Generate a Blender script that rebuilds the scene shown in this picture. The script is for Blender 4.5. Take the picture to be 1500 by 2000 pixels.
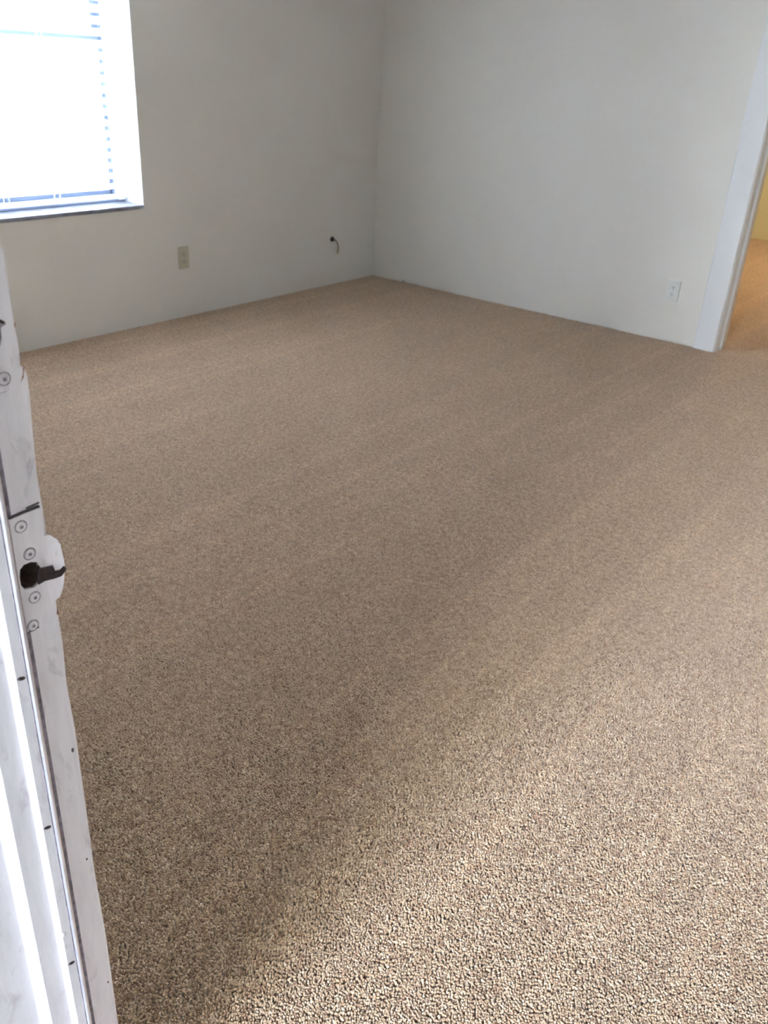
import bpy, bmesh, math, random
from mathutils import Vector, Matrix

for o in list(bpy.data.objects):
    bpy.data.objects.remove(o)
S = bpy.context.scene
COL = S.collection
random.seed(7)

# ------------------------------------------------------------------ camera
H = 1.35                                   # camera height above the carpet
FW = Vector((-0.5252468, 0.7157997, -0.4601594))
RT = Vector((0.7884311, 0.6128092, 0.0533026))
UP = Vector((-0.3201439, 0.3348069, 0.8862348))
cam = bpy.data.cameras.new('camera')
cam.sensor_fit = 'HORIZONTAL'
cam.sensor_width = 36.0
cam.lens = 1676.52 / 1500 * 36
cam.clip_start = 0.02
cam.dof.use_dof = True
cam.dof.focus_distance = 1.25
cam.dof.aperture_fstop = 13.0
co = bpy.data.objects.new('camera', cam)
COL.objects.link(co)
m = Matrix((RT, UP, -FW)).transposed().to_4x4()
m.translation = (0, 0, H)
co.matrix_world = m
S.camera = co

# ------------------------------------------------------------------ world, daylight, exposure
W = bpy.data.worlds.new('overcast_sky')
S.world = W
W.use_nodes = True
bg = W.node_tree.nodes['Background']
bg.inputs['Color'].default_value = (0.82, 0.91, 1.0, 1)
bg.inputs['Strength'].default_value = 7.0

sun = bpy.data.lights.new('hazy_sun_offscreen', 'SUN')
sun.energy = 0.65
sun.angle = math.radians(18)
sun.color = (0.42, 0.60, 1.0)
so = bpy.data.objects.new('hazy_sun_offscreen', sun)
COL.objects.link(so)
so.rotation_euler = Vector((0.05, 1.0, -0.48)).to_track_quat('-Z', 'Y').to_euler()   # shines through the entry
so.location = (-0.5, -6, 5)

S.view_settings.view_transform = 'Standard'
S.view_settings.look = 'None'
S.view_settings.gamma = 1.0
S.view_settings.exposure = 2.8
S.view_settings.use_curve_mapping = False

# ------------------------------------------------------------------ materials
def nodes_of(name):
    mt = bpy.data.materials.new(name)
    mt.use_nodes = True
    nt = mt.node_tree
    return mt, nt, nt.nodes['Principled BSDF']

def N(nt, t, **kw):
    n = nt.nodes.new(t)
    for k, v in kw.items():
        setattr(n, k, v)
    return n

def noise(nt, scale, detail=3, rough=0.55, vec=None, dist=0.0):
    n = N(nt, 'ShaderNodeTexNoise')
    n.inputs['Scale'].default_value = scale
    n.inputs['Detail'].default_value = detail
    n.inputs['Roughness'].default_value = rough
    n.inputs['Distortion'].default_value = dist
    if vec is not None:
        nt.links.new(vec, n.inputs['Vector'])
    return n

def ramp(nt, fac, stops):
    r = N(nt, 'ShaderNodeValToRGB')
    el = r.color_ramp.elements
    while len(el) < len(stops):
        el.new(0.5)
    for e, (p, c) in zip(el, stops):
        e.position = p
        e.color = (*c, 1) if len(c) == 3 else c
    nt.links.new(fac, r.inputs['Fac'])
    return r

def world_pos(nt, scale=(1, 1, 1)):
    g = N(nt, 'ShaderNodeNewGeometry')
    mp = N(nt, 'ShaderNodeMapping')
    mp.inputs['Scale'].default_value = scale
    nt.links.new(g.outputs['Position'], mp.inputs['Vector'])
    return mp.outputs['Vector']

def bump(nt, b, h, strength, dist):
    n = N(nt, 'ShaderNodeBump')
    n.inputs['Strength'].default_value = strength
    n.inputs['Distance'].default_value = dist
    nt.links.new(h, n.inputs['Height'])
    nt.links.new(n.outputs['Normal'], b.inputs['Normal'])
    return n

def mat_paint(name, c1, c2, rough=0.6, bscale=160, bstr=0.25, bdist=0.0015):
    mt, nt, b = nodes_of(name)
    v = world_pos(nt)
    n = noise(nt, 1.7, 4, 0.6, v)
    r = ramp(nt, n.outputs['Fac'], [(0.3, c1), (0.7, c2)])
    nt.links.new(r.outputs['Color'], b.inputs['Base Color'])
    b.inputs['Roughness'].default_value = rough
    n2 = noise(nt, bscale, 2, 0.5, v)
    bump(nt, b, n2.outputs['Fac'], bstr, bdist)
    return mt

def mat_plain(name, c, rough=0.5, metal=0.0, var=0.06, scale=40, spec=0.5):
    mt, nt, b = nodes_of(name)
    v = world_pos(nt)
    n = noise(nt, scale, 3, 0.6, v)
    lo = tuple(max(0, x * (1 - var)) for x in c)
    hi = tuple(min(1, x * (1 + var)) for x in c)
    r = ramp(nt, n.outputs['Fac'], [(0.3, lo), (0.7, hi)])
    nt.links.new(r.outputs['Color'], b.inputs['Base Color'])
    b.inputs['Roughness'].default_value = rough
    b.inputs['Metallic'].default_value = metal
    b.inputs['Specular IOR Level'].default_value = spec
    return mt

M = {}
M['wall'] = mat_paint('wall_paint', (0.78, 0.750, 0.690), (0.81, 0.780, 0.720))
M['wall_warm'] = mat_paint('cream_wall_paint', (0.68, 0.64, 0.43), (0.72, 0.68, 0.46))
M['ceiling'] = mat_paint('ceiling_paint', (0.78, 0.77, 0.74), (0.82, 0.81, 0.78), bscale=90, bstr=0.5)
M['trim'] = mat_paint('trim_gloss_paint', (0.77, 0.77, 0.775), (0.81, 0.81, 0.815), rough=0.32, bscale=30, bstr=0.08)
M['reveal'] = mat_paint('window_reveal_paint', (0.82, 0.82, 0.81), (0.86, 0.86, 0.85), rough=0.45, bscale=120, bstr=0.15)
M['stucco'] = mat_paint('outside_stucco', (0.20, 0.19, 0.18), (0.25, 0.24, 0.22), rough=0.9, bscale=60, bstr=0.8, bdist=0.004)
M['concrete'] = mat_paint('concrete', (0.27, 0.27, 0.26), (0.34, 0.34, 0.33), rough=0.85, bscale=50, bstr=0.5)
M['vinyl'] = mat_plain('sky_tinted_window_frame', (0.20, 0.25, 0.36), 0.4, var=0.03)  # blue of the glare and sky reflection is put into the frame colour
M['almond'] = mat_plain('almond_plastic', (0.60, 0.57, 0.44), 0.35, var=0.02)
M['white_plastic'] = mat_plain('white_plastic', (0.80, 0.79, 0.75), 0.35, var=0.02)
M['slot'] = mat_plain('slot_shade', (0.06, 0.055, 0.045), 0.7)  # dark colour stands in for the shade inside the outlet slots
M['steel'] = mat_plain('screw_steel', (0.55, 0.54, 0.52), 0.35, 1.0)
M['black'] = mat_plain('black_rubber', (0.012, 0.012, 0.012), 0.5)
M['cable'] = mat_plain('grey_cable', (0.17, 0.145, 0.14), 0.5)
M['brass'] = mat_plain('brass', (0.42, 0.33, 0.16), 0.4, 0.7)
M['rust'] = mat_plain('dark_bare_metal', (0.035, 0.022, 0.022), 0.5, 0.3, var=0.5, scale=300)
M['gasket'] = mat_plain('dark_gasket', (0.22, 0.19, 0.22), 0.7, var=0.5, scale=150)
M['crack'] = mat_plain('dark_paint_crack', (0.09, 0.075, 0.075), 0.8, var=0.6, scale=500)
M['ring'] = mat_plain('grey_paint_ring', (0.30, 0.27, 0.28), 0.7, var=0.6, scale=260)
M['alum'] = mat_plain('aluminium_strip', (0.72, 0.70, 0.74), 0.28, 0.85, var=0.10, scale=60)
M['sill'] = None

# blind slats: thin white plastic that lets daylight through
mt, nt, b = nodes_of('blind_slat_plastic')
b.inputs['Base Color'].default_value = (0.90, 0.91, 0.92, 1)
b.inputs['Roughness'].default_value = 0.4
tr = N(nt, 'ShaderNodeBsdfTranslucent')
tr.inputs['Color'].default_value = (0.95, 0.96, 0.98, 1)
mx = N(nt, 'ShaderNodeMixShader')
mx.inputs['Fac'].default_value = 0.75
nt.links.new(b.outputs[0], mx.inputs[1])
nt.links.new(tr.outputs[0], mx.inputs[2])
nt.links.new(mx.outputs[0], nt.nodes['Material Output'].inputs['Surface'])
M['slat'] = mt

# window glass
mt, nt, b = nodes_of('window_glass')
t_ = N(nt, 'ShaderNodeBsdfTransparent')
t_.inputs['Color'].default_value = (0.97, 0.98, 1.0, 1)
g_ = N(nt, 'ShaderNodeBsdfGlossy')
g_.inputs['Roughness'].default_value = 0.03
fr = N(nt, 'ShaderNodeFresnel')
fr.inputs['IOR'].default_value = 1.45
mx = N(nt, 'ShaderNodeMixShader')
nt.links.new(fr.outputs[0], mx.inputs['Fac'])
nt.links.new(t_.outputs[0], mx.inputs[1])
nt.links.new(g_.outputs[0], mx.inputs[2])
nt.links.new(mx.outputs[0], nt.nodes['Material Output'].inputs['Surface'])
M['glass'] = mt

# lamp glass dome
mt, nt, b = nodes_of('lit_lamp_dome')
b.inputs['Base Color'].default_value = (0.9, 0.85, 0.7, 1)
b.inputs['Emission Color'].default_value = (1.0, 0.80, 0.54, 1)
b.inputs['Emission Strength'].default_value = 27.0
M['dome'] = mt

# window sill with grime and stains
mt, nt, b = nodes_of('stained_window_sill')
v = world_pos(nt, (9, 2.2, 9))
n = noise(nt, 3.0, 5, 0.65, v)
r = ramp(nt, n.outputs['Fac'], [(0.30, (0.10, 0.08, 0.09)), (0.47, (0.24, 0.25, 0.30)), (0.75, (0.40, 0.42, 0.48))])
nt.links.new(r.outputs['Color'], b.inputs['Base Color'])
b.inputs['Roughness'].default_value = 0.4
M['sill'] = mt

# painted entry frame with grime, chips and brush marks
def mat_jamb(name, base, grime):
    mt, nt, b = nodes_of(name)
    v = world_pos(nt, (1, 1, 0.16))
    n = noise(nt, 70, 4, 0.65, v)
    r = ramp(nt, n.outputs['Fac'], [(0.25, tuple(x * 0.86 for x in base)), (0.6, base)])
    v2 = world_pos(nt, (1, 1, 0.45))
    n2 = noise(nt, 42, 5, 0.7, v2, 0.6)
    r2 = ramp(nt, n2.outputs['Fac'], [(0.56, (0, 0, 0)), (0.72, (1, 1, 1))])
    mx = N(nt, 'ShaderNodeMix', data_type='RGBA')
    mx.inputs[7].default_value = (*grime, 1)
    ml = N(nt, 'ShaderNodeMath', operation='MULTIPLY')
    ml.inputs[1].default_value = 0.6
    nt.links.new(r2.outputs['Color'], ml.inputs[0])
    nt.links.new(ml.outputs[0], mx.inputs[0])
    nt.links.new(r.outputs['Color'], mx.inputs[6])
    nt.links.new(mx.outputs[2], b.inputs['Base Color'])
    b.inputs['Roughness'].default_value = 0.38
    bump(nt, b, n.outputs['Fac'], 0.35, 0.0008)
    return mt
M['jamb'] = mat_jamb('worn_white_frame_paint', (0.86, 0.81, 0.82), (0.36, 0.31, 0.33))
M['stop'] = mat_jamb('worn_white_paint_light_tint', (0.64, 0.615, 0.63), (0.36, 0.30, 0.34))  # same white paint as the jamb, greyed; tint of the light in its colour
M['chip'] = mat_plain('bare_wood_chip', (0.36, 0.17, 0.12), 0.8, var=0.4, scale=400)
M['bare_wood'] = mat_plain('dirty_bare_wood', (0.16, 0.11, 0.085), 0.85, var=0.4, scale=300)
M['strike'] = mat_jamb('painted_over_strike_metal', (0.85, 0.80, 0.81), (0.36, 0.30, 0.31))

# carpet: tan cut pile; each tuft has its own shade; faint vacuum tracks run into the room
def mat_carpet(name, per_island):
    mt, nt, b = nodes_of(name)
    g = N(nt, 'ShaderNodeNewGeometry')
    v = world_pos(nt)
    if per_island:
        src = g.outputs['Random Per Island']
    else:
        src = noise(nt, 160, 4, 0.7, v).outputs['Fac']
    r = ramp(nt, src, [(0.0 if per_island else 0.3, (0.360, 0.221, 0.120)), (0.35 if per_island else 0.45, (0.462, 0.304, 0.168)),
                       (0.8 if per_island else 0.6, (0.599, 0.411, 0.242)), (1.0 if per_island else 0.75, (0.702, 0.529, 0.349))])
    nb = noise(nt, 2.2, 4, 0.6, v)                                  # soft blotches
    ncl = noise(nt, 75, 3, 0.6, v)                                  # clumps of lighter and redder yarn
    vs = world_pos(nt, (9.0, 0.22, 1))
    ns = noise(nt, 1.0, 3, 0.6, vs)                                 # vacuum tracks
    a0 = ramp(nt, nb.outputs['Fac'], [(0.3, (0.93, 0.93, 0.93)), (0.7, (1.05, 1.05, 1.05))])
    cl = ramp(nt, ncl.outputs['Fac'], [(0.32, (0.74, 0.62, 0.58)), (0.5, (1.0, 0.98, 0.98)), (0.68, (1.16, 1.19, 1.30))])
    a = N(nt, 'ShaderNodeMix', data_type='RGBA', blend_type='MULTIPLY')
    a.inputs[0].default_value = 1
    nt.links.new(a0.outputs['Color'], a.inputs[6])
    nt.links.new(cl.outputs['Color'], a.inputs[7])
    c = ramp(nt, ns.outputs['Fac'], [(0.38, (0.95, 0.95, 0.95)), (0.56, (1.0, 1.0, 1.0)), (0.62, (1.11, 1.11, 1.11)), (0.68, (1.0, 1.0, 1.0))])
    m1 = N(nt, 'ShaderNodeMix', data_type='RGBA', blend_type='MULTIPLY')
    m1.inputs[0].default_value = 1
    m2 = N(nt, 'ShaderNodeMix', data_type='RGBA', blend_type='MULTIPLY')
    m2.inputs[0].default_value = 1
    nt.links.new(r.outputs['Color'], m1.inputs[6])
    nt.links.new(a.outputs[2], m1.inputs[7])
    nt.links.new(m1.outputs[2], m2.inputs[6])
    nt.links.new(c.outputs['Color'], m2.inputs[7])
    nt.links.new(m2.outputs[2], b.inputs['Base Color'])
    b.inputs['Roughness'].default_value = 0.6
    b.inputs['Specular IOR Level'].default_value = 0.30
    b.inputs['Sheen Weight'].default_value = 0.6
    b.inputs['Sheen Roughness'].default_value = 0.5
    if not per_island:
        n3 = noise(nt, 260, 3, 0.7, v)
        bump(nt, b, n3.outputs['Fac'], 0.9, 0.006)
    return mt
M['carpet'] = mat_carpet('tan_carpet_backing', False)
M['pile'] = mat_carpet('tan_carpet_pile', True)

# ------------------------------------------------------------------ helpers
def link(name, me, mat, parent=None):
    o = bpy.data.objects.new(name, me)
    COL.objects.link(o)
    if mat is not None and not me.materials:
        me.materials.append(mat)
    if parent is not None:
        o.parent = parent
    return o

def bm_done(name, bm, mat, parent=None, smooth=False):
    bmesh.ops.recalc_face_normals(bm, faces=bm.faces)
    me = bpy.data.meshes.new(name)
    bm.to_mesh(me)
    bm.free()
    if smooth:
        for p in me.polygons:
            p.use_smooth = True
    return link(name, me, mat, parent)

def add_box(bm, lo, hi, bev=0.0, seg=2):
    r = bmesh.ops.create_cube(bm, size=1.0)
    vs = r['verts']
    for v in vs:
        v.co = Vector([lo[i] + (v.co[i] + 0.5) * (hi[i] - lo[i]) for i in range(3)])
    if bev:
        es = list({e for v in vs for e in v.link_edges})
        bmesh.ops.bevel(bm, geom=es, offset=bev, segments=seg, affect='EDGES', profile=0.5)

def box(name, lo, hi, mat, parent=None, bev=0.0, seg=2):
    bm = bmesh.new()
    add_box(bm, lo, hi, bev, seg)
    return bm_done(name, bm, mat, parent)

def boxes(name, lst, mat, parent=None):
    bm = bmesh.new()
    for lo, hi in lst:
        add_box(bm, lo, hi)
    return bm_done(name, bm, mat, parent)

def prism(name, prof, axis_map, a, b_, mat, parent=None, bev=0.0, seg=2, smooth=False):
    """extrude a closed 2D outline from a to b_; axis_map(u, v, w) -> xyz"""
    bm = bmesh.new()
    v0 = [bm.verts.new(axis_map(u, v, a)) for u, v in prof]
    v1 = [bm.verts.new(axis_map(u, v, b_)) for u, v in prof]
    n = len(prof)
    bm.faces.new(v0)
    top = bm.faces.new(list(reversed(v1)))
    for i in range(n):
        bm.faces.new((v0[i], v0[(i + 1) % n], v1[(i + 1) % n], v1[i]))
    if bev:
        bmesh.ops.bevel(bm, geom=list(top.edges), offset=bev, segments=seg, affect='EDGES')
    bmesh.ops.triangulate(bm, faces=[f for f in bm.faces if len(f.verts) > 4])
    return bm_done(name, bm, mat, parent, smooth)

def lathe(name, prof, seg, frame, mat, parent=None, smooth=True):
    """prof = [(radius, height)], frame = 4x4 with local Z as the axis"""
    bm = bmesh.new()
    rings = []
    for r, h in prof:
        if r < 1e-6:
            rings.append([bm.verts.new(frame @ Vector((0, 0, h)))])
        else:
            rings.append([bm.verts.new(frame @ Vector((r * math.cos(2 * math.pi * k / seg), r * math.sin(2 * math.pi * k / seg), h))) for k in range(seg)])
    for A, B in zip(rings, rings[1:]):
        for k in range(seg):
            k2 = (k + 1) % seg
            if len(A) == 1 and len(B) == 1:
                continue
            if len(A) == 1:
                bm.faces.new((A[0], B[k], B[k2]))
            elif len(B) == 1:
                bm.faces.new((A[k], A[k2], B[0]))
            else:
                bm.faces.new((A[k], A[k2], B[k2], B[k]))
    return bm_done(name, bm, mat, parent, smooth)

def tube(name, pts, rad, mat, parent=None, seg=10):
    bm = bmesh.new()
    rings = []
    for i, p in enumerate(pts):
        p = Vector(p)
        t = (Vector(pts[min(i + 1, len(pts) - 1)]) - Vector(pts[max(i - 1, 0)])).normalized()
        q = t.to_track_quat('Z', 'Y')
        rr = rad[i] if isinstance(rad, (list, tuple)) else rad
        rings.append([bm.verts.new(p + q @ Vector((rr * math.cos(2 * math.pi * k / seg), rr * math.sin(2 * math.pi * k / seg), 0))) for k in range(seg)])
    for A, B in zip(rings, rings[1:]):
        for k in range(seg):
            bm.faces.new((A[k], A[(k + 1) % seg], B[(k + 1) % seg], B[k]))
    bm.faces.new(rings[0])
    bm.faces.new(list(reversed(rings[-1])))
    return bm_done(name, bm, mat, parent, True)

def empty(name, loc=(0, 0, 0)):
    o = bpy.data.objects.new(name, None)
    o.empty_display_size = 0.1
    o.location = loc
    COL.objects.link(o)
    return o

def tag(o, label, cat, group=None, kind=None):
    o['label'] = label
    o['category'] = cat
    if group:
        o['group'] = group
    if kind:
        o['kind'] = kind
    return o

def struct(o, label, cat):
    return tag(o, label, cat, kind='structure')

# ------------------------------------------------------------------ the room
XA = -3.868          # window wall, room face
YB = 4.956           # back wall, room face
YE = 0.364           # entry wall, room face
XR = 1.30            # right-hand wall, room face
CZ = 2.44            # ceiling
XJ = -0.6394         # face of the entry jamb (latch side)
WT = 0.30            # thickness of the window wall
BT = 0.165           # thickness of the back wall
WY0, WY1, WZ0, WZ1 = 0.98, 2.987, 0.640, 2.26     # window opening
OX0, OX1, OZ = -1.372, -0.52, 2.06                # opening in back wall (jamb faces)
FY = 9.42            # far wall of the room beyond
EX0, EX1, EZ = XJ - 0.042, 0.300, 2.09            # hole in the entry wall
EYO = 0.205          # entry wall, outside face

floor = box('floor', (XA - 0.31, 0.20, -0.10), (XR + 0.2, FY + 0.15, 0.0), M['carpet'])
struct(floor, 'tan carpeted floor running through both rooms', 'floor')

wl = boxes('wall_left', [((XA - WT, 0.20, 0), (XA, WY0, CZ)), ((XA - WT, WY1, 0), (XA, YB + BT, CZ)),
                         ((XA - WT, WY0, 0), (XA, WY1, WZ0 - 0.02)), ((XA - WT, WY0, WZ1), (XA, WY1, CZ))], M['wall'])
struct(wl, 'off-white plaster wall with the deep window recess', 'wall')
wb = boxes('wall_back', [((XA, YB + 0.03, 0), (OX0 - 0.02, YB + BT, CZ)), ((OX1 + 0.02, YB, 0), (XR, YB + BT, CZ)),
                         ((OX0 - 0.02, YB, OZ + 0.02), (OX1 + 0.02, YB + BT, CZ))], M['wall'])
# plaster skin of that wall; its lower edge has ragged gaps above the carpet
under = []
for (x0, x1, hgt) in ((-3.60, -3.46, 0.0250), (-3.30, -3.18, 0.0135), (-2.62, -2.40, 0.0135), (-2.20, -1.92, 0.0140), (-1.74, -1.52, 0.0150)):
    under.append((x0 - 0.004, 0.0))
    for q in range(10):
        t = q / 9
        under.append((x0 + (x1 - x0) * t, hgt - 0.006 * abs(2 * t - 1) ** 2 + random.uniform(-0.0015, 0.0015)))
    under.append((x1 + 0.004, 0.0))
prism('plaster_skin', [(XA, 0.0)] + under + [(OX0 - 0.02, 0.0), (OX0 - 0.02, CZ), (XA, CZ)], lambda u, v, w: (u, w, v), YB, YB + 0.03, M['wall'], wb)
struct(wb, 'off-white plaster wall with the cased opening to the next room', 'wall')
we = boxes('wall_front', [((XA, EYO, 0), (EX0, YE - 0.004, CZ)), ((EX1, EYO, 0), (XR, YE - 0.004, CZ)),
                          ((EX0, EYO, EZ), (EX1, YE - 0.004, CZ))], M['wall'])
struct(we, 'entry wall around the front doorway', 'wall')
wr = box('wall_right', (XR, 0.20, 0), (XR + 0.15, YB + BT, CZ), M['wall'])
struct(wr, 'plain off-white wall facing the window', 'wall')
ce = box('ceiling', (XA - 0.3, 0.20, CZ), (XR + 0.15, FY + 0.15, CZ + 0.12), M['ceiling'])
struct(ce, 'white textured ceiling', 'ceiling')
# room beyond the opening
fb = box('wall_far_back', (-3.6, FY, 0), (0.9, FY + 0.12, CZ), M['wall_warm'])
struct(fb, 'cream wall of the room beyond the opening, lit warm', 'wall')
fl = box('wall_far_left', (-3.72, YB + BT, 0), (-3.6, FY + 0.12, CZ), M['wall_warm'])
struct(fl, 'cream side wall of the room beyond the opening', 'wall')
fr_ = box('wall_far_right', (0.9, YB + BT, 0), (1.02, FY + 0.12, CZ), M['wall_warm'])
struct(fr_, 'cream end wall of the room beyond, opposite its side wall', 'wall')

# added porch, unseen: side walls and flat roof put in to shade the frame
aw = box('added_shade_wall_right', (0.36, -3.0, -0.12), (0.50, EYO, 2.62), M['stucco'])
struct(aw, 'unseen stucco side wall, added to shade the entry, on the hinge side', 'wall')
al = box('added_shade_wall_left', (-1.20, -3.0, -0.12), (-1.06, EYO, 2.62), M['stucco'])
struct(al, 'short unseen stucco side wall, added to shade the entry, on the latch side', 'wall')
ar = box('added_shade_roof', (-1.25, -3.0, 2.50), (0.50, EYO, 2.62), M['stucco'])
struct(ar, 'flat stucco roof, unseen, added to shade the entry', 'ceiling')

ev = box('added_sun_block_eave', (-5.2, -1.5, 2.26), (-1.26, EYO, 2.40), M['stucco'])  # unseen overhang, added only to block sun along the front
struct(ev, 'deep stucco eave, unseen, added along the front to block the sun', 'eave')

# outside: path slab and ground
gr = box('ground', (-30, -30, -0.30), (30, 30, -0.12), M['concrete'])
struct(gr, 'concrete paving outside the entry door', 'ground')
st = box('doorstep', (-1.05, -1.5, -0.12), (0.36, 0.20, -0.02), M['concrete'], bev=0.01)
struct(st, 'concrete doorstep outside the entry door', 'step')

# ------------------------------------------------------------------ window
win = empty('window_1', (XA - 0.24, (WY0 + WY1) / 2, WZ0))
struct(win, 'white-lit window in a deep recess behind slatted blinds', 'window')
def wpart(name, lo, hi, mat, bev=0.0, par=None):
    o = box(name, lo, hi, mat, None, bev)
    p = par or win
    o.parent = p
    base = Vector(win.location)
    o.data.transform(Matrix.Translation(-base))
    return o
FX0, FX1 = XA - 0.290, XA - 0.236      # window frame depth range
SX = XA - 0.252
# outer frame
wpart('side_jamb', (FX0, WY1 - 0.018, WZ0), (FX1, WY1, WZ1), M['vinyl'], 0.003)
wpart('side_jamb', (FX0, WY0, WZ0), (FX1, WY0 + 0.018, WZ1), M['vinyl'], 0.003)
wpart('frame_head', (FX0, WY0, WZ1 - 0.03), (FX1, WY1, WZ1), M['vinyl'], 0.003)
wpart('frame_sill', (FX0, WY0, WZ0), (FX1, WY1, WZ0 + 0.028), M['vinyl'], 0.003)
# lower and upper sash
ZM = 1.398
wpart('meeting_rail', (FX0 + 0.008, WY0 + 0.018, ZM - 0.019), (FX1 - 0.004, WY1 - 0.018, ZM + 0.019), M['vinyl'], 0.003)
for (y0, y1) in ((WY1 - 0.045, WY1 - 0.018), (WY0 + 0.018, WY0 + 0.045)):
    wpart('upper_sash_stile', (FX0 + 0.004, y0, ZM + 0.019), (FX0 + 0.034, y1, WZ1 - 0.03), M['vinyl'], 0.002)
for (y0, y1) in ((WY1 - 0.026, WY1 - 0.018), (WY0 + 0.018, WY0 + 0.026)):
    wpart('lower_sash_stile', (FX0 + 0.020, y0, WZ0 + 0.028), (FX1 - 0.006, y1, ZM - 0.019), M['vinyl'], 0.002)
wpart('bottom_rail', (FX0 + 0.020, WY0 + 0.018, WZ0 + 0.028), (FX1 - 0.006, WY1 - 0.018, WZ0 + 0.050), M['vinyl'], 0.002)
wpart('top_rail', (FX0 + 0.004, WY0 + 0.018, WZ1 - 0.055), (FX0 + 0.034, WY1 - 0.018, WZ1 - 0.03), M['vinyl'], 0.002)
for (z0, z1, x) in ((WZ0 + 0.045, ZM - 0.015, FX0 + 0.034), (ZM + 0.015, WZ1 - 0.05, FX0 + 0.018)):
    wpart('glass_pane', (x, WY0 + 0.02, z0), (x + 0.004, WY1 - 0.02, z1), M['glass'])
# sill board and lining of the recess
s_ = wpart('sill_board', (FX1 - 0.01, WY0, WZ0 - 0.02), (XA + 0.004, WY1, WZ0), M['sill'], 0.004)
s_['label'] = 'stained grey-white sill board'
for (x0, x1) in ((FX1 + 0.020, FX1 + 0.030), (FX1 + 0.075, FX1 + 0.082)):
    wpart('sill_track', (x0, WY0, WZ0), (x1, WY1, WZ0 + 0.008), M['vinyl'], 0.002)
wpart('recess_lining', (FX1, WY1 - 0.004, WZ0), (XA + 0.0005, WY1 + 0.001, WZ1), M['reveal'])
wpart('recess_lining', (FX1, WY0 - 0.001, WZ0), (XA + 0.0005, WY0 + 0.004, WZ1), M['reveal'])
wpart('recess_lining', (FX1, WY0, WZ1 - 0.004), (XA + 0.0005, WY1, WZ1 + 0.001), M['reveal'])

# ------------------------------------------------------------------ blind
BX = XA - 0.165
bl = empty('window_blind', (BX, (WY0 + WY1) / 2, WZ1 - 0.004))
tag(bl, 'white horizontal slatted blind hanging in the window recess', 'blind')
def bpart(name, bm_or_obj):
    bm_or_obj.parent = bl
    bm_or_obj.data.transform(Matrix.Translation(-Vector(bl.location)))
    return bm_or_obj
by0, by1 = WY0 + 0.012, WY1 - 0.009
bpart('headrail', box('headrail', (BX - 0.028, by0, WZ1 - 0.050), (BX + 0.028, by1, WZ1 - 0.004), M['slat'], bev=0.003))
PITCH = 0.0503
z_first = 0.7185
tilt = math.radians(36)
sl_w, n_sl = 0.0515, 30
# one slat, arched in section, shared by all
bm = bmesh.new()
prof = []
K = 6
for k in range(K + 1):
    s = (k / K - 0.5)
    prof.append((s * sl_w, 0.003 * (1 - 4 * s * s)))
def rot(u, w):
    # inner (room) edge up, outer edge down
    return (u * math.cos(tilt) - w * math.sin(tilt), u * math.sin(tilt) + w * math.cos(tilt))
th = 0.0022
outl = [rot(u, w + th / 2) for u, w in prof] + [rot(u, w - th / 2) for u, w in reversed(prof)]
slat0 = None
for i in range(n_sl):
    z = z_first + i * PITCH
    if slat0 is None:
        o = prism('slat', outl, lambda u, v, w: (u, w, v), by0 - bl.location.y, by1 - bl.location.y, M['slat'])
        slat0 = o
    else:
        o = slat0.copy()
        COL.objects.link(o)
    o.parent = bl
    o.location = (0, 0, z - bl.location.z)
bpart('bottom_rail', box('bottom_rail', (BX - 0.026, by0, 0.657), (BX + 0.026, by1, 0.674), M['slat'], bev=0.004))
for y in (1.16, 1.50, 1.90, 2.318, 2.590):
    for dx in (-0.024, 0.024):
        bpart('ladder_cord', tube('ladder_cord', [(BX + dx, y, 0.665), (BX + dx, y, 1.3), (BX + dx, y, WZ1 - 0.03)], 0.0022, M['slat'], seg=6))

# ------------------------------------------------------------------ cased opening in the back wall
op = empty('door_1', (OX0, YB, 0))
struct(op, 'white painted cased opening to the next room', 'doorway')
def opart(name, o):
    o.parent = op
    o.data.transform(Matrix.Translation(-Vector(op.location)))
    return o
CW = 0.122
# side casing: flat face, softly rounded edges
casing_prof = [(-CW, 0.0), (-CW, -0.010), (-CW + 0.004, -0.014), (-0.010, -0.018), (-0.004, -0.017), (0.0, -0.012), (0.0, 0.0)]
opart('casing', prism('casing', [(OX0 - 0.004 + u, YB + v) for u, v in casing_prof], lambda u, v, w: (u, v, w), 0.0, OZ + CW, M['trim']))
opart('casing', prism('casing', [(OX1 + 0.004 - u, YB + v) for u, v in casing_prof], lambda u, v, w: (u, v, w), 0.0, OZ + CW, M['trim']))
opart('head_casing', box('head_casing', (OX0 - 0.004, YB - 0.0165, OZ), (OX1 + 0.004, YB, OZ + CW), M['trim'], bev=0.003))
opart('jamb', box('jamb', (OX0 - 0.02, YB - 0.006, 0), (OX0, YB + BT + 0.006, OZ), M['trim'], bev=0.002))
opart('jamb', box('jamb', (OX1, YB - 0.006, 0), (OX1 + 0.02, YB + BT + 0.006, OZ), M['trim'], bev=0.002))
opart('head_jamb', box('head_jamb', (OX0 - 0.02, YB - 0.006, OZ), (OX1 + 0.02, YB + BT + 0.006, OZ + 0.02), M['trim'], bev=0.002))
opart('door_stop', box('door_stop', (OX0 - 0.001, YB + 0.062, 0), (OX0 + 0.012, YB + 0.098, OZ), M['trim'], bev=0.004, seg=3))
opart('door_stop', box('door_stop', (OX1 - 0.012, YB + 0.062, 0), (OX1 + 0.001, YB + 0.098, OZ), M['trim'], bev=0.004, seg=3))
for (y0, y1) in ((YB + BT, YB + BT + 0.016),):
    opart('casing', box('casing', (OX0 - 0.09, y0, 0), (OX0 - 0.004, y1, OZ + 0.09), M['trim'], bev=0.003))

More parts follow.
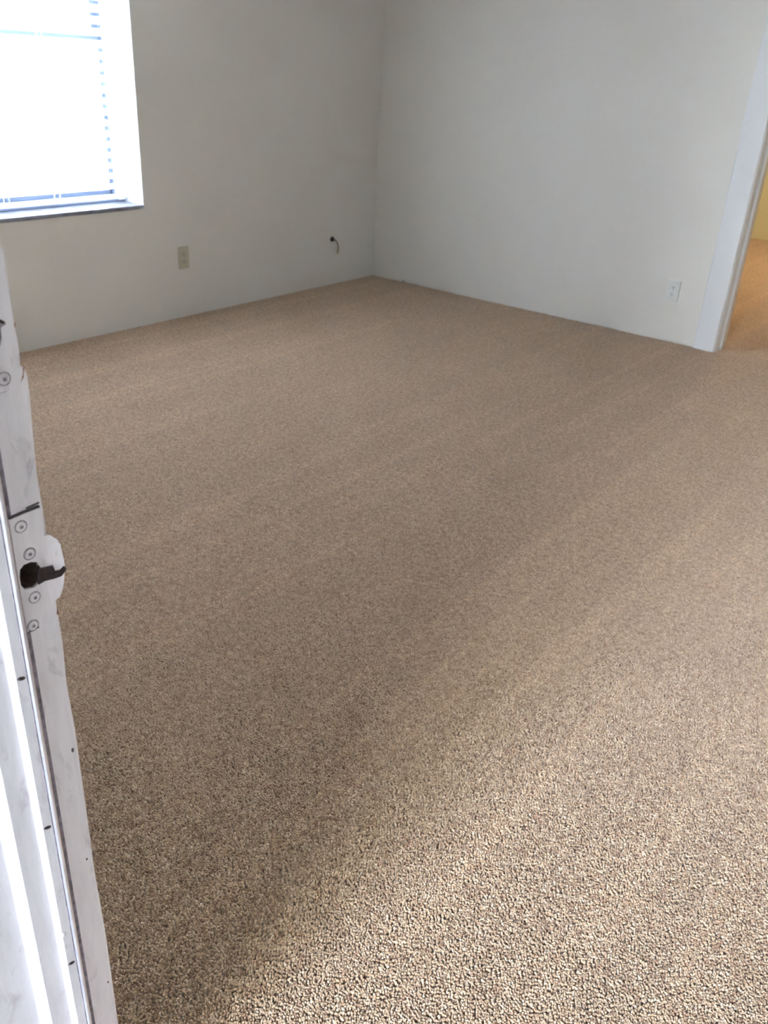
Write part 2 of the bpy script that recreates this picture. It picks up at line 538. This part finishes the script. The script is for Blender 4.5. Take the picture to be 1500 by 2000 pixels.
# ------------------------------------------------------------------ entry door frame (camera stands just outside it)
en = empty('door_2', (XJ, YE, 0))
struct(en, 'worn white painted entry door frame with strike plates', 'door frame')
def epart(name, o, par=None):
    """mesh vertices are given in world space; the parent chain has no rotation"""
    o.parent = par or en
    o.data.transform(Matrix.Translation(-Vector(en.location)))
    return o
# latch-side jamb: lofted along z so that its worn inner edge wanders
edge_tab = [(-0.02, 0.3625), (0.24, 0.3622), (0.41, 0.3633), (0.52, 0.3608), (0.63, 0.3615), (0.73, 0.3620), (0.79, 0.3608), (0.84, 0.3622),
            (0.893, 0.3620), (0.967, 0.3620), (1.02, 0.3616), (1.056, 0.3627), (1.092, 0.3656), (1.107, 0.3660), (1.1145, 0.3643), (1.1165, 0.3609),
            (1.128, 0.3618), (1.1405, 0.3616), (1.154, 0.3583), (1.182, 0.3580), (1.205, 0.3590), (1.33, 0.3600), (1.6, 0.3615), (2.06, 0.362)]
bm = bmesh.new()
rows = []
for z, e in edge_tab:
    jit = 0.0004 * math.sin(z * 61)
    pr = [(-0.042, 0.300), (0.0, 0.300),
          (0.0, e - 0.0042), (-0.0010, e - 0.0012 + jit), (-0.0040, e), (-0.042, e + 0.001)]
    rows.append([bm.verts.new((XJ + x, y, z)) for x, y in pr])
for A, B in zip(rows, rows[1:]):
    n = len(A)
    for k in range(n):
        bm.faces.new((A[k], A[(k + 1) % n], B[(k + 1) % n], B[k]))
bm.faces.new(rows[0])
bm.faces.new(list(reversed(rows[-1])))
epart('jamb', bm_done('jamb', bm, M['jamb']))
# stop with rounded outer edge
outer_prof = [(-0.042, 0.206), (-0.009, 0.206), (-0.009, 0.2700), (-0.0080, 0.2722), (-0.0050, 0.2742), (-0.0010, 0.2748), (0.0018, 0.2756), (0.0030, 0.2785), (0.0030, 0.3070), (-0.042, 0.3070)]
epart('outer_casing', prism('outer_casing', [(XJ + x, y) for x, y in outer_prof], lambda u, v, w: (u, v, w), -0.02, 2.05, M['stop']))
# stop with rounded outer edge
sx = 0.010
stop_prof = [(-0.006, 0.3212), (sx - 0.001, 0.3212), (sx, 0.3205), (sx, 0.3050), (sx - 0.0010, 0.3030), (sx - 0.0035, 0.3012), (0.0020, 0.3004), (-0.006, 0.3004)]
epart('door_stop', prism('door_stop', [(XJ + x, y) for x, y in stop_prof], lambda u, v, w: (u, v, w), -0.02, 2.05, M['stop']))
# metal weatherstrip: nailed flange + rounded lip with a dark gasket line beside it
epart('gasket', box('gasket', (XJ - 0.001, 0.3205, -0.02), (XJ + 0.0012, 0.3302, 2.05), M['gasket']))
lip_prof = [(sx - 0.002, 0.3158), (sx + 0.0012, 0.3160), (sx + 0.0026, 0.3176), (sx + 0.0028, 0.3194), (sx + 0.0018, 0.3210), (sx - 0.002, 0.3214)]
ws = epart('weatherstrip', prism('weatherstrip', [(XJ + x, y) for x, y in lip_prof], lambda u, v, w: (u, v, w), -0.02, 2.05, M['alum']))
epart('gasket', box('gasket', (XJ + sx - 0.001, 0.3148, -0.02), (XJ + sx + 0.0006, 0.3160, 2.05), M['gasket']))
for z in (0.4266, 0.6415, 0.8326, 1.03, 1.25, 0.20, 1.6, 1.85):
    fm = Matrix.Translation((XJ + sx, 0.3095, z)) @ Matrix.Rotation(math.radians(90), 4, 'Y')
    nl = lathe('nail', [(0.0036, 0.0), (0.0033, 0.0009), (0.0018, 0.0016), (0.0, 0.0018)], 10, fm, M['rust'])
    for v in nl.data.vertices:                              # driven at a slant: heads read as short dashes
        v.co.y = 0.3095 + (v.co.y - 0.3095) * 1.15
        v.co.z = z + (v.co.z - z) * 0.55 - (v.co.y - 0.3095) * 0.28
    epart('nail', nl, None)
# paint blob
fm = Matrix.Translation((XJ + sx, 0.3056, 0.479)) @ Matrix.Rotation(math.radians(90), 4, 'Y')
epart('paint_drip', lathe('paint_drip', [(0.0036, 0.0), (0.003, 0.001), (0.0, 0.0016)], 10, fm, M['trim']))
# head and hinge-side jamb complete the frame
epart('head_jamb', boxes('head_jamb', [((XJ - 0.042, 0.206, 2.05), (EX1, 0.362, EZ)), ((XJ, 0.300, 2.038), (EX1 - 0.042, 0.3225, 2.05))], M['jamb']))
epart('hinge_jamb', boxes('hinge_jamb', [((EX1 - 0.042, 0.206, -0.02), (EX1, 0.362, 2.05)), ((EX1 - 0.054, 0.300, -0.02), (EX1 - 0.042, 0.3225, 2.05))], M['jamb']))
epart('threshold', box('threshold', (XJ - 0.0, 0.206, -0.02), (EX1 - 0.042, 0.345, 0.012), M['alum'], bev=0.004))

def yz_plate(name, outline, holes, x0, x1, mat, bev=0.0):
    """flat plate in the jamb plane from traced outlines, with real holes"""
    cu = bpy.data.curves.new(name, 'CURVE')
    cu.dimensions = '2D'
    cu.fill_mode = 'BOTH'
    cu.extrude = (x1 - x0) / 2 - bev
    cu.bevel_depth = bev
    cu.bevel_resolution = 1
    for pts in [outline] + holes:
        sp = cu.splines.new('POLY')
        sp.points.add(len(pts) - 1)
        for p, (y, z) in zip(sp.points, pts):
            p.co = (y, z, 0, 1)
        sp.use_cyclic_u = True
    tmp = bpy.data.objects.new(name, cu)
    COL.objects.link(tmp)
    dg = bpy.context.evaluated_depsgraph_get()
    me = bpy.data.meshes.new_from_object(tmp.evaluated_get(dg))
    bpy.data.objects.remove(tmp)
    me.transform(Matrix(((0, 0, 1, (x0 + x1) / 2), (1, 0, 0, 0), (0, 1, 0, 0), (0, 0, 0, 1))))
    me.materials.clear()
    return link(name, me, mat)

cavity = [(0.3294, 0.9377), (0.3337, 0.9409), (0.3404, 0.941), (0.3486, 0.9379), (0.347, 0.9339), (0.3485, 0.9307), (0.3601, 0.9284), (0.3617, 0.9217), (0.367, 0.9204),
          (0.3714, 0.9226), (0.3727, 0.9205), (0.3718, 0.9177), (0.3673, 0.9145), (0.3602, 0.915), (0.3504, 0.9169), (0.3444, 0.916), (0.3401, 0.9133), (0.3308, 0.9156), (0.3279, 0.9221), (0.3278, 0.9303)]
lip = [(0.3570, 0.9600), (0.3624, 0.9587), (0.3683, 0.9525), (0.3711, 0.946), (0.3715, 0.9399), (0.3725, 0.929), (0.3726, 0.9218), (0.3700, 0.909), (0.3674, 0.8994), (0.3633, 0.8928), (0.3580, 0.8912)]
plate_out = [(0.3272, 0.9885), (0.3560, 0.9890), (0.3575, 0.9875)] + lip + [(0.3575, 0.8730), (0.3560, 0.8715), (0.3272, 0.8715)]
hole = [(0.3294, 0.9377), (0.3337, 0.9409), (0.3404, 0.941), (0.3470, 0.9380), (0.3480, 0.9310), (0.3470, 0.9180), (0.3444, 0.916), (0.3401, 0.9133), (0.3308, 0.9156), (0.3279, 0.9221), (0.3278, 0.9303)]
plate = epart('strike_plate', yz_plate('strike_plate', plate_out, [hole], XJ - 0.0002, XJ + 0.0022, M['strike'], 0.0004))
plate['label'] = 'paint-covered metal strike plate'
# deep dark latch pocket (set in behind the plate) and the bare bent lip of the plate
def pocket(name, outline):
    """cut the outline out of the frame and line the cavity with bare wood"""
    cut = yz_plate('cutter', outline, [], XJ - 0.0300, XJ + 0.0100, None)
    cut.data.transform(Matrix.Translation(-Vector(en.location)))
    cut.location = en.location
    bmc = bmesh.new()
    bmc.from_mesh(cut.data)
    bmesh.ops.remove_doubles(bmc, verts=bmc.verts, dist=1e-6)
    bmesh.ops.recalc_face_normals(bmc, faces=bmc.faces)
    bmc.to_mesh(cut.data)
    bmc.free()
    for o in [c for c in en.children if c.name.split('.')[0] in ('jamb', 'gasket')]:
        md_ = o.modifiers.new('pocket', 'BOOLEAN')
        md_.operation = 'DIFFERENCE'
        md_.solver = 'EXACT'
        md_.object = cut
        dg = bpy.context.evaluated_depsgraph_get()
        me_ = bpy.data.meshes.new_from_object(o.evaluated_get(dg))
        o.modifiers.remove(md_)
        o.data = me_
    bpy.data.objects.remove(cut)
    bm = bmesh.new()
    cy_ = sum(p[0] for p in outline) / len(outline)
    cz_ = sum(p[1] for p in outline) / len(outline)
    inner = [(cy_ + (y - cy_) * 0.97, cz_ + (z - cz_) * 0.97) for y, z in outline]
    a_ = [bm.verts.new((XJ - 0.0006, y, z)) for y, z in inner]
    b2 = [bm.verts.new((XJ - 0.0296, y, z)) for y, z in inner]
    for k in range(len(inner)):
        bm.faces.new((a_[k], a_[(k + 1) % len(inner)], b2[(k + 1) % len(inner)], b2[k]))
    bm.faces.new(b2)
    return epart(name, bm_done(name, bm, M['bare_wood']))
pocket('latch_pocket', hole)
band = [(0.3470, 0.9339), (0.3485, 0.9307), (0.3601, 0.9284), (0.3617, 0.9217), (0.367, 0.9204), (0.3714, 0.9226), (0.3727, 0.9205), (0.3718, 0.9177), (0.3673, 0.9145), (0.3602, 0.915),
        (0.3504, 0.9169), (0.3444, 0.9160), (0.3440, 0.9250)]
b_ = epart('bare_lip', yz_plate('bare_lip', band, [], XJ + 0.0015, XJ + 0.0036, M['rust'], 0.0004), None)
b_['label'] = 'bent dark bare-metal lip of the strike plate'
def screw(y, z, x, par):
    fm = Matrix.Translation((x, y, z)) @ Matrix.Rotation(math.radians(90), 4, 'Y')
    s = lathe('screw', [(0.0050, -0.0004), (0.0050, 0.0003), (0.0042, 0.0011), (0.0016, 0.0014), (0.0013, 0.0004), (0.0, 0.0003)], 16, fm, M['strike'])
    o = epart('screw', s, par)
    r = lathe('screw_ring', [(0.0060, -0.0002), (0.0060, 0.0003), (0.0050, 0.0003), (0.0050, -0.0002)], 16, fm, M['ring'])
    epart('screw_ring', r, par)
    dct = lathe('screw_recess', [(0.0018, 0.0), (0.0018, 0.0015), (0.0, 0.0016)], 8, fm, M['ring'])
    epart('screw_recess', dct, par)
for (y, z) in ((0.3366, 0.9783), (0.3406, 0.9492), (0.3389, 0.9040), (0.3330, 0.8760)):
    screw(y, z, XJ + 0.0022, plate)
# paint cracks along the plate's ends
def crack(pts, w, mat, dx=0.0008, name='paint_crack'):
    up = [(y, z + w / 2) for y, z in pts]
    dn = [(y, z - w / 2) for y, z in reversed(pts)]
    return epart(name, yz_plate(name, up + dn, [], XJ - 0.0004, XJ + dx, mat))
crack([(0.3272, 0.9893), (0.340, 0.9902), (0.3566, 0.9905)], 0.0016, M['crack'], 0.0026)
crack([(0.345, 0.9925), (0.3575, 0.9935)], 0.0014, M['crack'], 0.0008)
crack([(0.3272, 0.8712), (0.3385, 0.8716)], 0.0014, M['crack'], 0.0026)
crack([(0.3585, 0.8760), (0.3610, 0.8745), (0.3600, 0.8790)], 0.0030, M['chip'], 0.0008)
# deadbolt strike above, mostly painted over
dplate_out = [(0.3272, 1.2140), (0.3560, 1.2140), (0.3578, 1.2100), (0.3578, 1.1080), (0.3545, 1.1030), (0.3440, 1.1005), (0.3272, 1.1005)]
dhole = [(0.3300, 1.1600), (0.3480, 1.1588), (0.3518, 1.1556), (0.3514, 1.1535), (0.3470, 1.1520), (0.3464, 1.1435), (0.3445, 1.1377), (0.3300, 1.1360)]
dp = epart('deadbolt_strike', yz_plate('deadbolt_strike', dplate_out, [dhole], XJ - 0.0002, XJ + 0.0018, M['strike'], 0.0004))
dp['label'] = 'painted-over deadbolt strike plate'
pocket('bolt_pocket', dhole)
for (y, z) in ((0.3425, 1.1110), (0.3360, 1.1800)):
    screw(y, z, XJ + 0.0018, dp)
crack([(0.3272, 1.1000), (0.3440, 1.1003)], 0.0011, M['crack'], 0.0010)
crack([(0.3547, 1.1030), (0.3601, 1.1087), (0.3618, 1.1160)], 0.0020, M['chip'], 0.0006)
chipo = [(0.3575, 1.1545), (0.3592, 1.1530), (0.3606, 1.1500), (0.3635, 1.1530), (0.3610, 1.1455), (0.3588, 1.1440), (0.3590, 1.1500)]
epart('wood_chip', yz_plate('wood_chip', [(y - 0.0035, z) for y, z in chipo], [], XJ - 0.0010, XJ + 0.0008, M['chip']))
for (y, z, w) in ((0.3546, 0.7081, 0.003), (0.352, 0.55, 0.002), (0.3555, 0.33, 0.002)):
    epart('dent', yz_plate('dent', [(y + w * 0.5 * math.cos(a), z + w * math.sin(a)) for a in [k * math.pi / 4 for k in range(8)]], [], XJ - 0.0005, XJ + 0.0003, M['crack']))

# ------------------------------------------------------------------ wall outlets
def outlet(name, label, frame, mat, dark):
    """duplex socket; frame maps local (u across, v up, w out of the wall)"""
    root = empty(name)
    root.matrix_world = frame
    tag(root, label, 'outlet')
    hw, hh = 0.037, 0.0605
    def local(name2, o):
        o.parent = root
        return o
    o = box('cover_plate', (-hw, -hh, 0.0), (hw, hh, 0.0065), mat, root, 0.004, 3)
    for s in (-1, 1):
        cy = s * 0.0195
        pts = []
        for k in range(24):
            a = 2 * math.pi * k / 24
            pts.append((max(-0.0172, min(0.0172, 0.0195 * math.cos(a))), cy + max(-0.0142, min(0.0142, 0.0165 * math.sin(a)))))
        f = prism('receptacle', pts, lambda u, v, w: (u, v, w), 0.005, 0.0085, mat, root)
        for (dx, h) in ((-0.0064, 0.0045), (0.0064, 0.0036)):
            box('slot', (dx - 0.0016, cy + 0.002 - h, 0.008), (dx + 0.0016, cy + 0.002 + h, 0.0089), dark, f)  # raised dark box where the slot would be a shaded hollow
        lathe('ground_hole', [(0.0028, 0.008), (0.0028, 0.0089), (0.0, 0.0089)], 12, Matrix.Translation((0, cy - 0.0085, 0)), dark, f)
    lathe('screw', [(0.0036, 0.006), (0.0034, 0.0074), (0.0, 0.0080)], 12, Matrix.Identity(4), M['steel'], root)
    return root
fa = Matrix(((0, 0, 1, XA), (1, 0, 0, 3.230), (0, 1, 0, 0.341), (0, 0, 0, 1)))
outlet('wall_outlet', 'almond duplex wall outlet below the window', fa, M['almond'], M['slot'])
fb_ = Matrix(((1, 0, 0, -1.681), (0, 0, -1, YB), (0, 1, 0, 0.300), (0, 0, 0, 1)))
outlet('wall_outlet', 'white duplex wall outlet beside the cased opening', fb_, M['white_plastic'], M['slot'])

# ------------------------------------------------------------------ coaxial cable stub near the corner
cb = empty('cable_stub', (XA, 4.499, 0.309))
tag(cb, 'short loose grey cable poking from a black wall grommet', 'cable')
fm = Matrix.Rotation(math.radians(90), 4, 'Y')
lathe('grommet', [(0.0, -0.002), (0.0175, -0.002), (0.0170, 0.004), (0.012, 0.010), (0.010, 0.016), (0.0, 0.017)], 20, fm, M['black'], cb)
pts = [(0.012, 0.0, 0.0), (0.026, 0.010, -0.006), (0.030, 0.022, -0.022), (0.026, 0.036, -0.045), (0.018, 0.046, -0.066), (0.012, 0.050, -0.078)]
tube('cable', pts, 0.0040, M['cable'], cb)
tube('connector', [(0.0125, 0.0495, -0.074), (0.009, 0.053, -0.084), (0.007, 0.055, -0.094)], [0.0055, 0.0062, 0.0055], M['brass'], cb)

# ------------------------------------------------------------------ ceiling lamps
def ceiling_lamp(loc, label, mat):
    la = empty('ceiling_lamp_offscreen', loc)
    tag(la, label, 'lamp')
    lathe('lamp_base', [(0.0, 0.0), (0.17, 0.0), (0.17, -0.03), (0.15, -0.035), (0.0, -0.035)], 32, Matrix.Identity(4), M['trim'], la)
    lathe('lamp_dome', [(0.148, -0.034), (0.145, -0.07), (0.12, -0.105), (0.07, -0.13), (0.0, -0.14)], 32, Matrix.Identity(4), mat, la)
ceiling_lamp((-1.7, 7.4, CZ), 'round flush ceiling lamp glowing warm in the next room', M['dome'])

# ------------------------------------------------------------------ carpet pile
TS = 0.12
def tile_mesh(seed):
    rnd = random.Random(seed)
    vs, fs = [], []
    n = 36
    st_ = TS / n
    for i in range(n):
        for j in range(n):
            cx = (i + 0.5 + rnd.uniform(-.55, .55)) * st_ - TS / 2
            cy = (j + 0.5 + rnd.uniform(-.55, .55)) * st_ - TS / 2
            h = rnd.uniform(0.0088, 0.0106)
            a = rnd.uniform(0, 6.283)
            ln = rnd.uniform(0.0, 0.0035)
            la_ = rnd.uniform(0, 6.283)
            tx, ty = cx + ln * math.cos(la_), cy + ln * math.sin(la_)
            b0 = len(vs)
            r0, r1, r2 = 0.0012, rnd.uniform(0.0024, 0.0031), rnd.uniform(0.0014, 0.0021)
            for (r, z, f) in ((r0, -0.001, 0.0), (r1, h * 0.7, 0.7), (r2, h, 1.0)):
                for k in range(4):
                    q = a + k * math.pi / 2 + z * 60
                    vs.append((cx + (tx - cx) * f + r * math.cos(q), cy + (ty - cy) * f + r * math.sin(q), z))
            for lv in (0, 4):
                for k in range(4):
                    fs.append((b0 + lv + k, b0 + lv + (k + 1) % 4, b0 + lv + 4 + (k + 1) % 4, b0 + lv + 4 + k))
            fs.append((b0 + 8, b0 + 9, b0 + 10, b0 + 11))
    me = bpy.data.meshes.new('tuft_patch')
    me.from_pydata(vs, [], fs)
    for p in me.polygons:
        p.use_smooth = True
    me.materials.append(M['pile'])
    return me
tc = bpy.data.collections.new('tuft_patches')
for k in range(5):
    tc.objects.link(bpy.data.objects.new('tuft_patch', tile_mesh(100 + k)))
pts = []
def fill(x0, x1, y0, y1):
    nx, ny = math.ceil((x1 - x0) / TS - 0.02), math.ceil((y1 - y0) / TS - 0.02)
    for i in range(nx):
        for j in range(ny):
            pts.append((x0 + (i + 0.5) * (x1 - x0) / nx, y0 + (j + 0.5) * (y1 - y0) / ny, 0.0))
fill(XA, XR, YE, YB)
fill(OX0, OX1, YB, YB + BT)
fill(-3.6, 0.9, YB + BT, FY)
me = bpy.data.meshes.new('carpet_pile')
me.from_pydata(pts, [], [])
me.materials.append(M['pile'])
pile = bpy.data.objects.new('carpet_pile', me)
COL.objects.link(pile)
tag(pile, 'tan and beige cut carpet pile covering the floor', 'carpet', kind='stuff')
ng = bpy.data.node_groups.new('pile_tufts', 'GeometryNodeTree')
ng.interface.new_socket('Geometry', in_out='INPUT', socket_type='NodeSocketGeometry')
ng.interface.new_socket('Geometry', in_out='OUTPUT', socket_type='NodeSocketGeometry')
gi = ng.nodes.new('NodeGroupInput')
go = ng.nodes.new('NodeGroupOutput')
ci = ng.nodes.new('GeometryNodeCollectionInfo')
ci.inputs['Collection'].default_value = tc
ci.inputs['Separate Children'].default_value = True
ip = ng.nodes.new('GeometryNodeInstanceOnPoints')
ip.inputs['Pick Instance'].default_value = True
ri = ng.nodes.new('FunctionNodeRandomValue')
ri.data_type = 'INT'
ri.inputs['Min'].default_value = 0
ri.inputs['Max'].default_value = 4
rq = ng.nodes.new('FunctionNodeRandomValue')
rq.data_type = 'INT'
rq.inputs['Min'].default_value = 0
rq.inputs['Max'].default_value = 3
rq.inputs['Seed'].default_value = 5
mu = ng.nodes.new('ShaderNodeMath')
mu.operation = 'MULTIPLY'
mu.inputs[1].default_value = math.pi / 2
cx = ng.nodes.new('ShaderNodeCombineXYZ')
ng.links.new(gi.outputs[0], ip.inputs['Points'])
ng.links.new(ci.outputs[0], ip.inputs['Instance'])
def int_out(n):
    return [s for s in n.outputs if s.type == 'INT' and s.enabled][0]
ng.links.new(int_out(ri), ip.inputs['Instance Index'])
ng.links.new(int_out(rq), mu.inputs[0])
ng.links.new(mu.outputs[0], cx.inputs['Z'])
ng.links.new(cx.outputs[0], ip.inputs['Rotation'])
ng.links.new(ip.outputs[0], go.inputs[0])
md = pile.modifiers.new('tufts', 'NODES')
md.node_group = ng
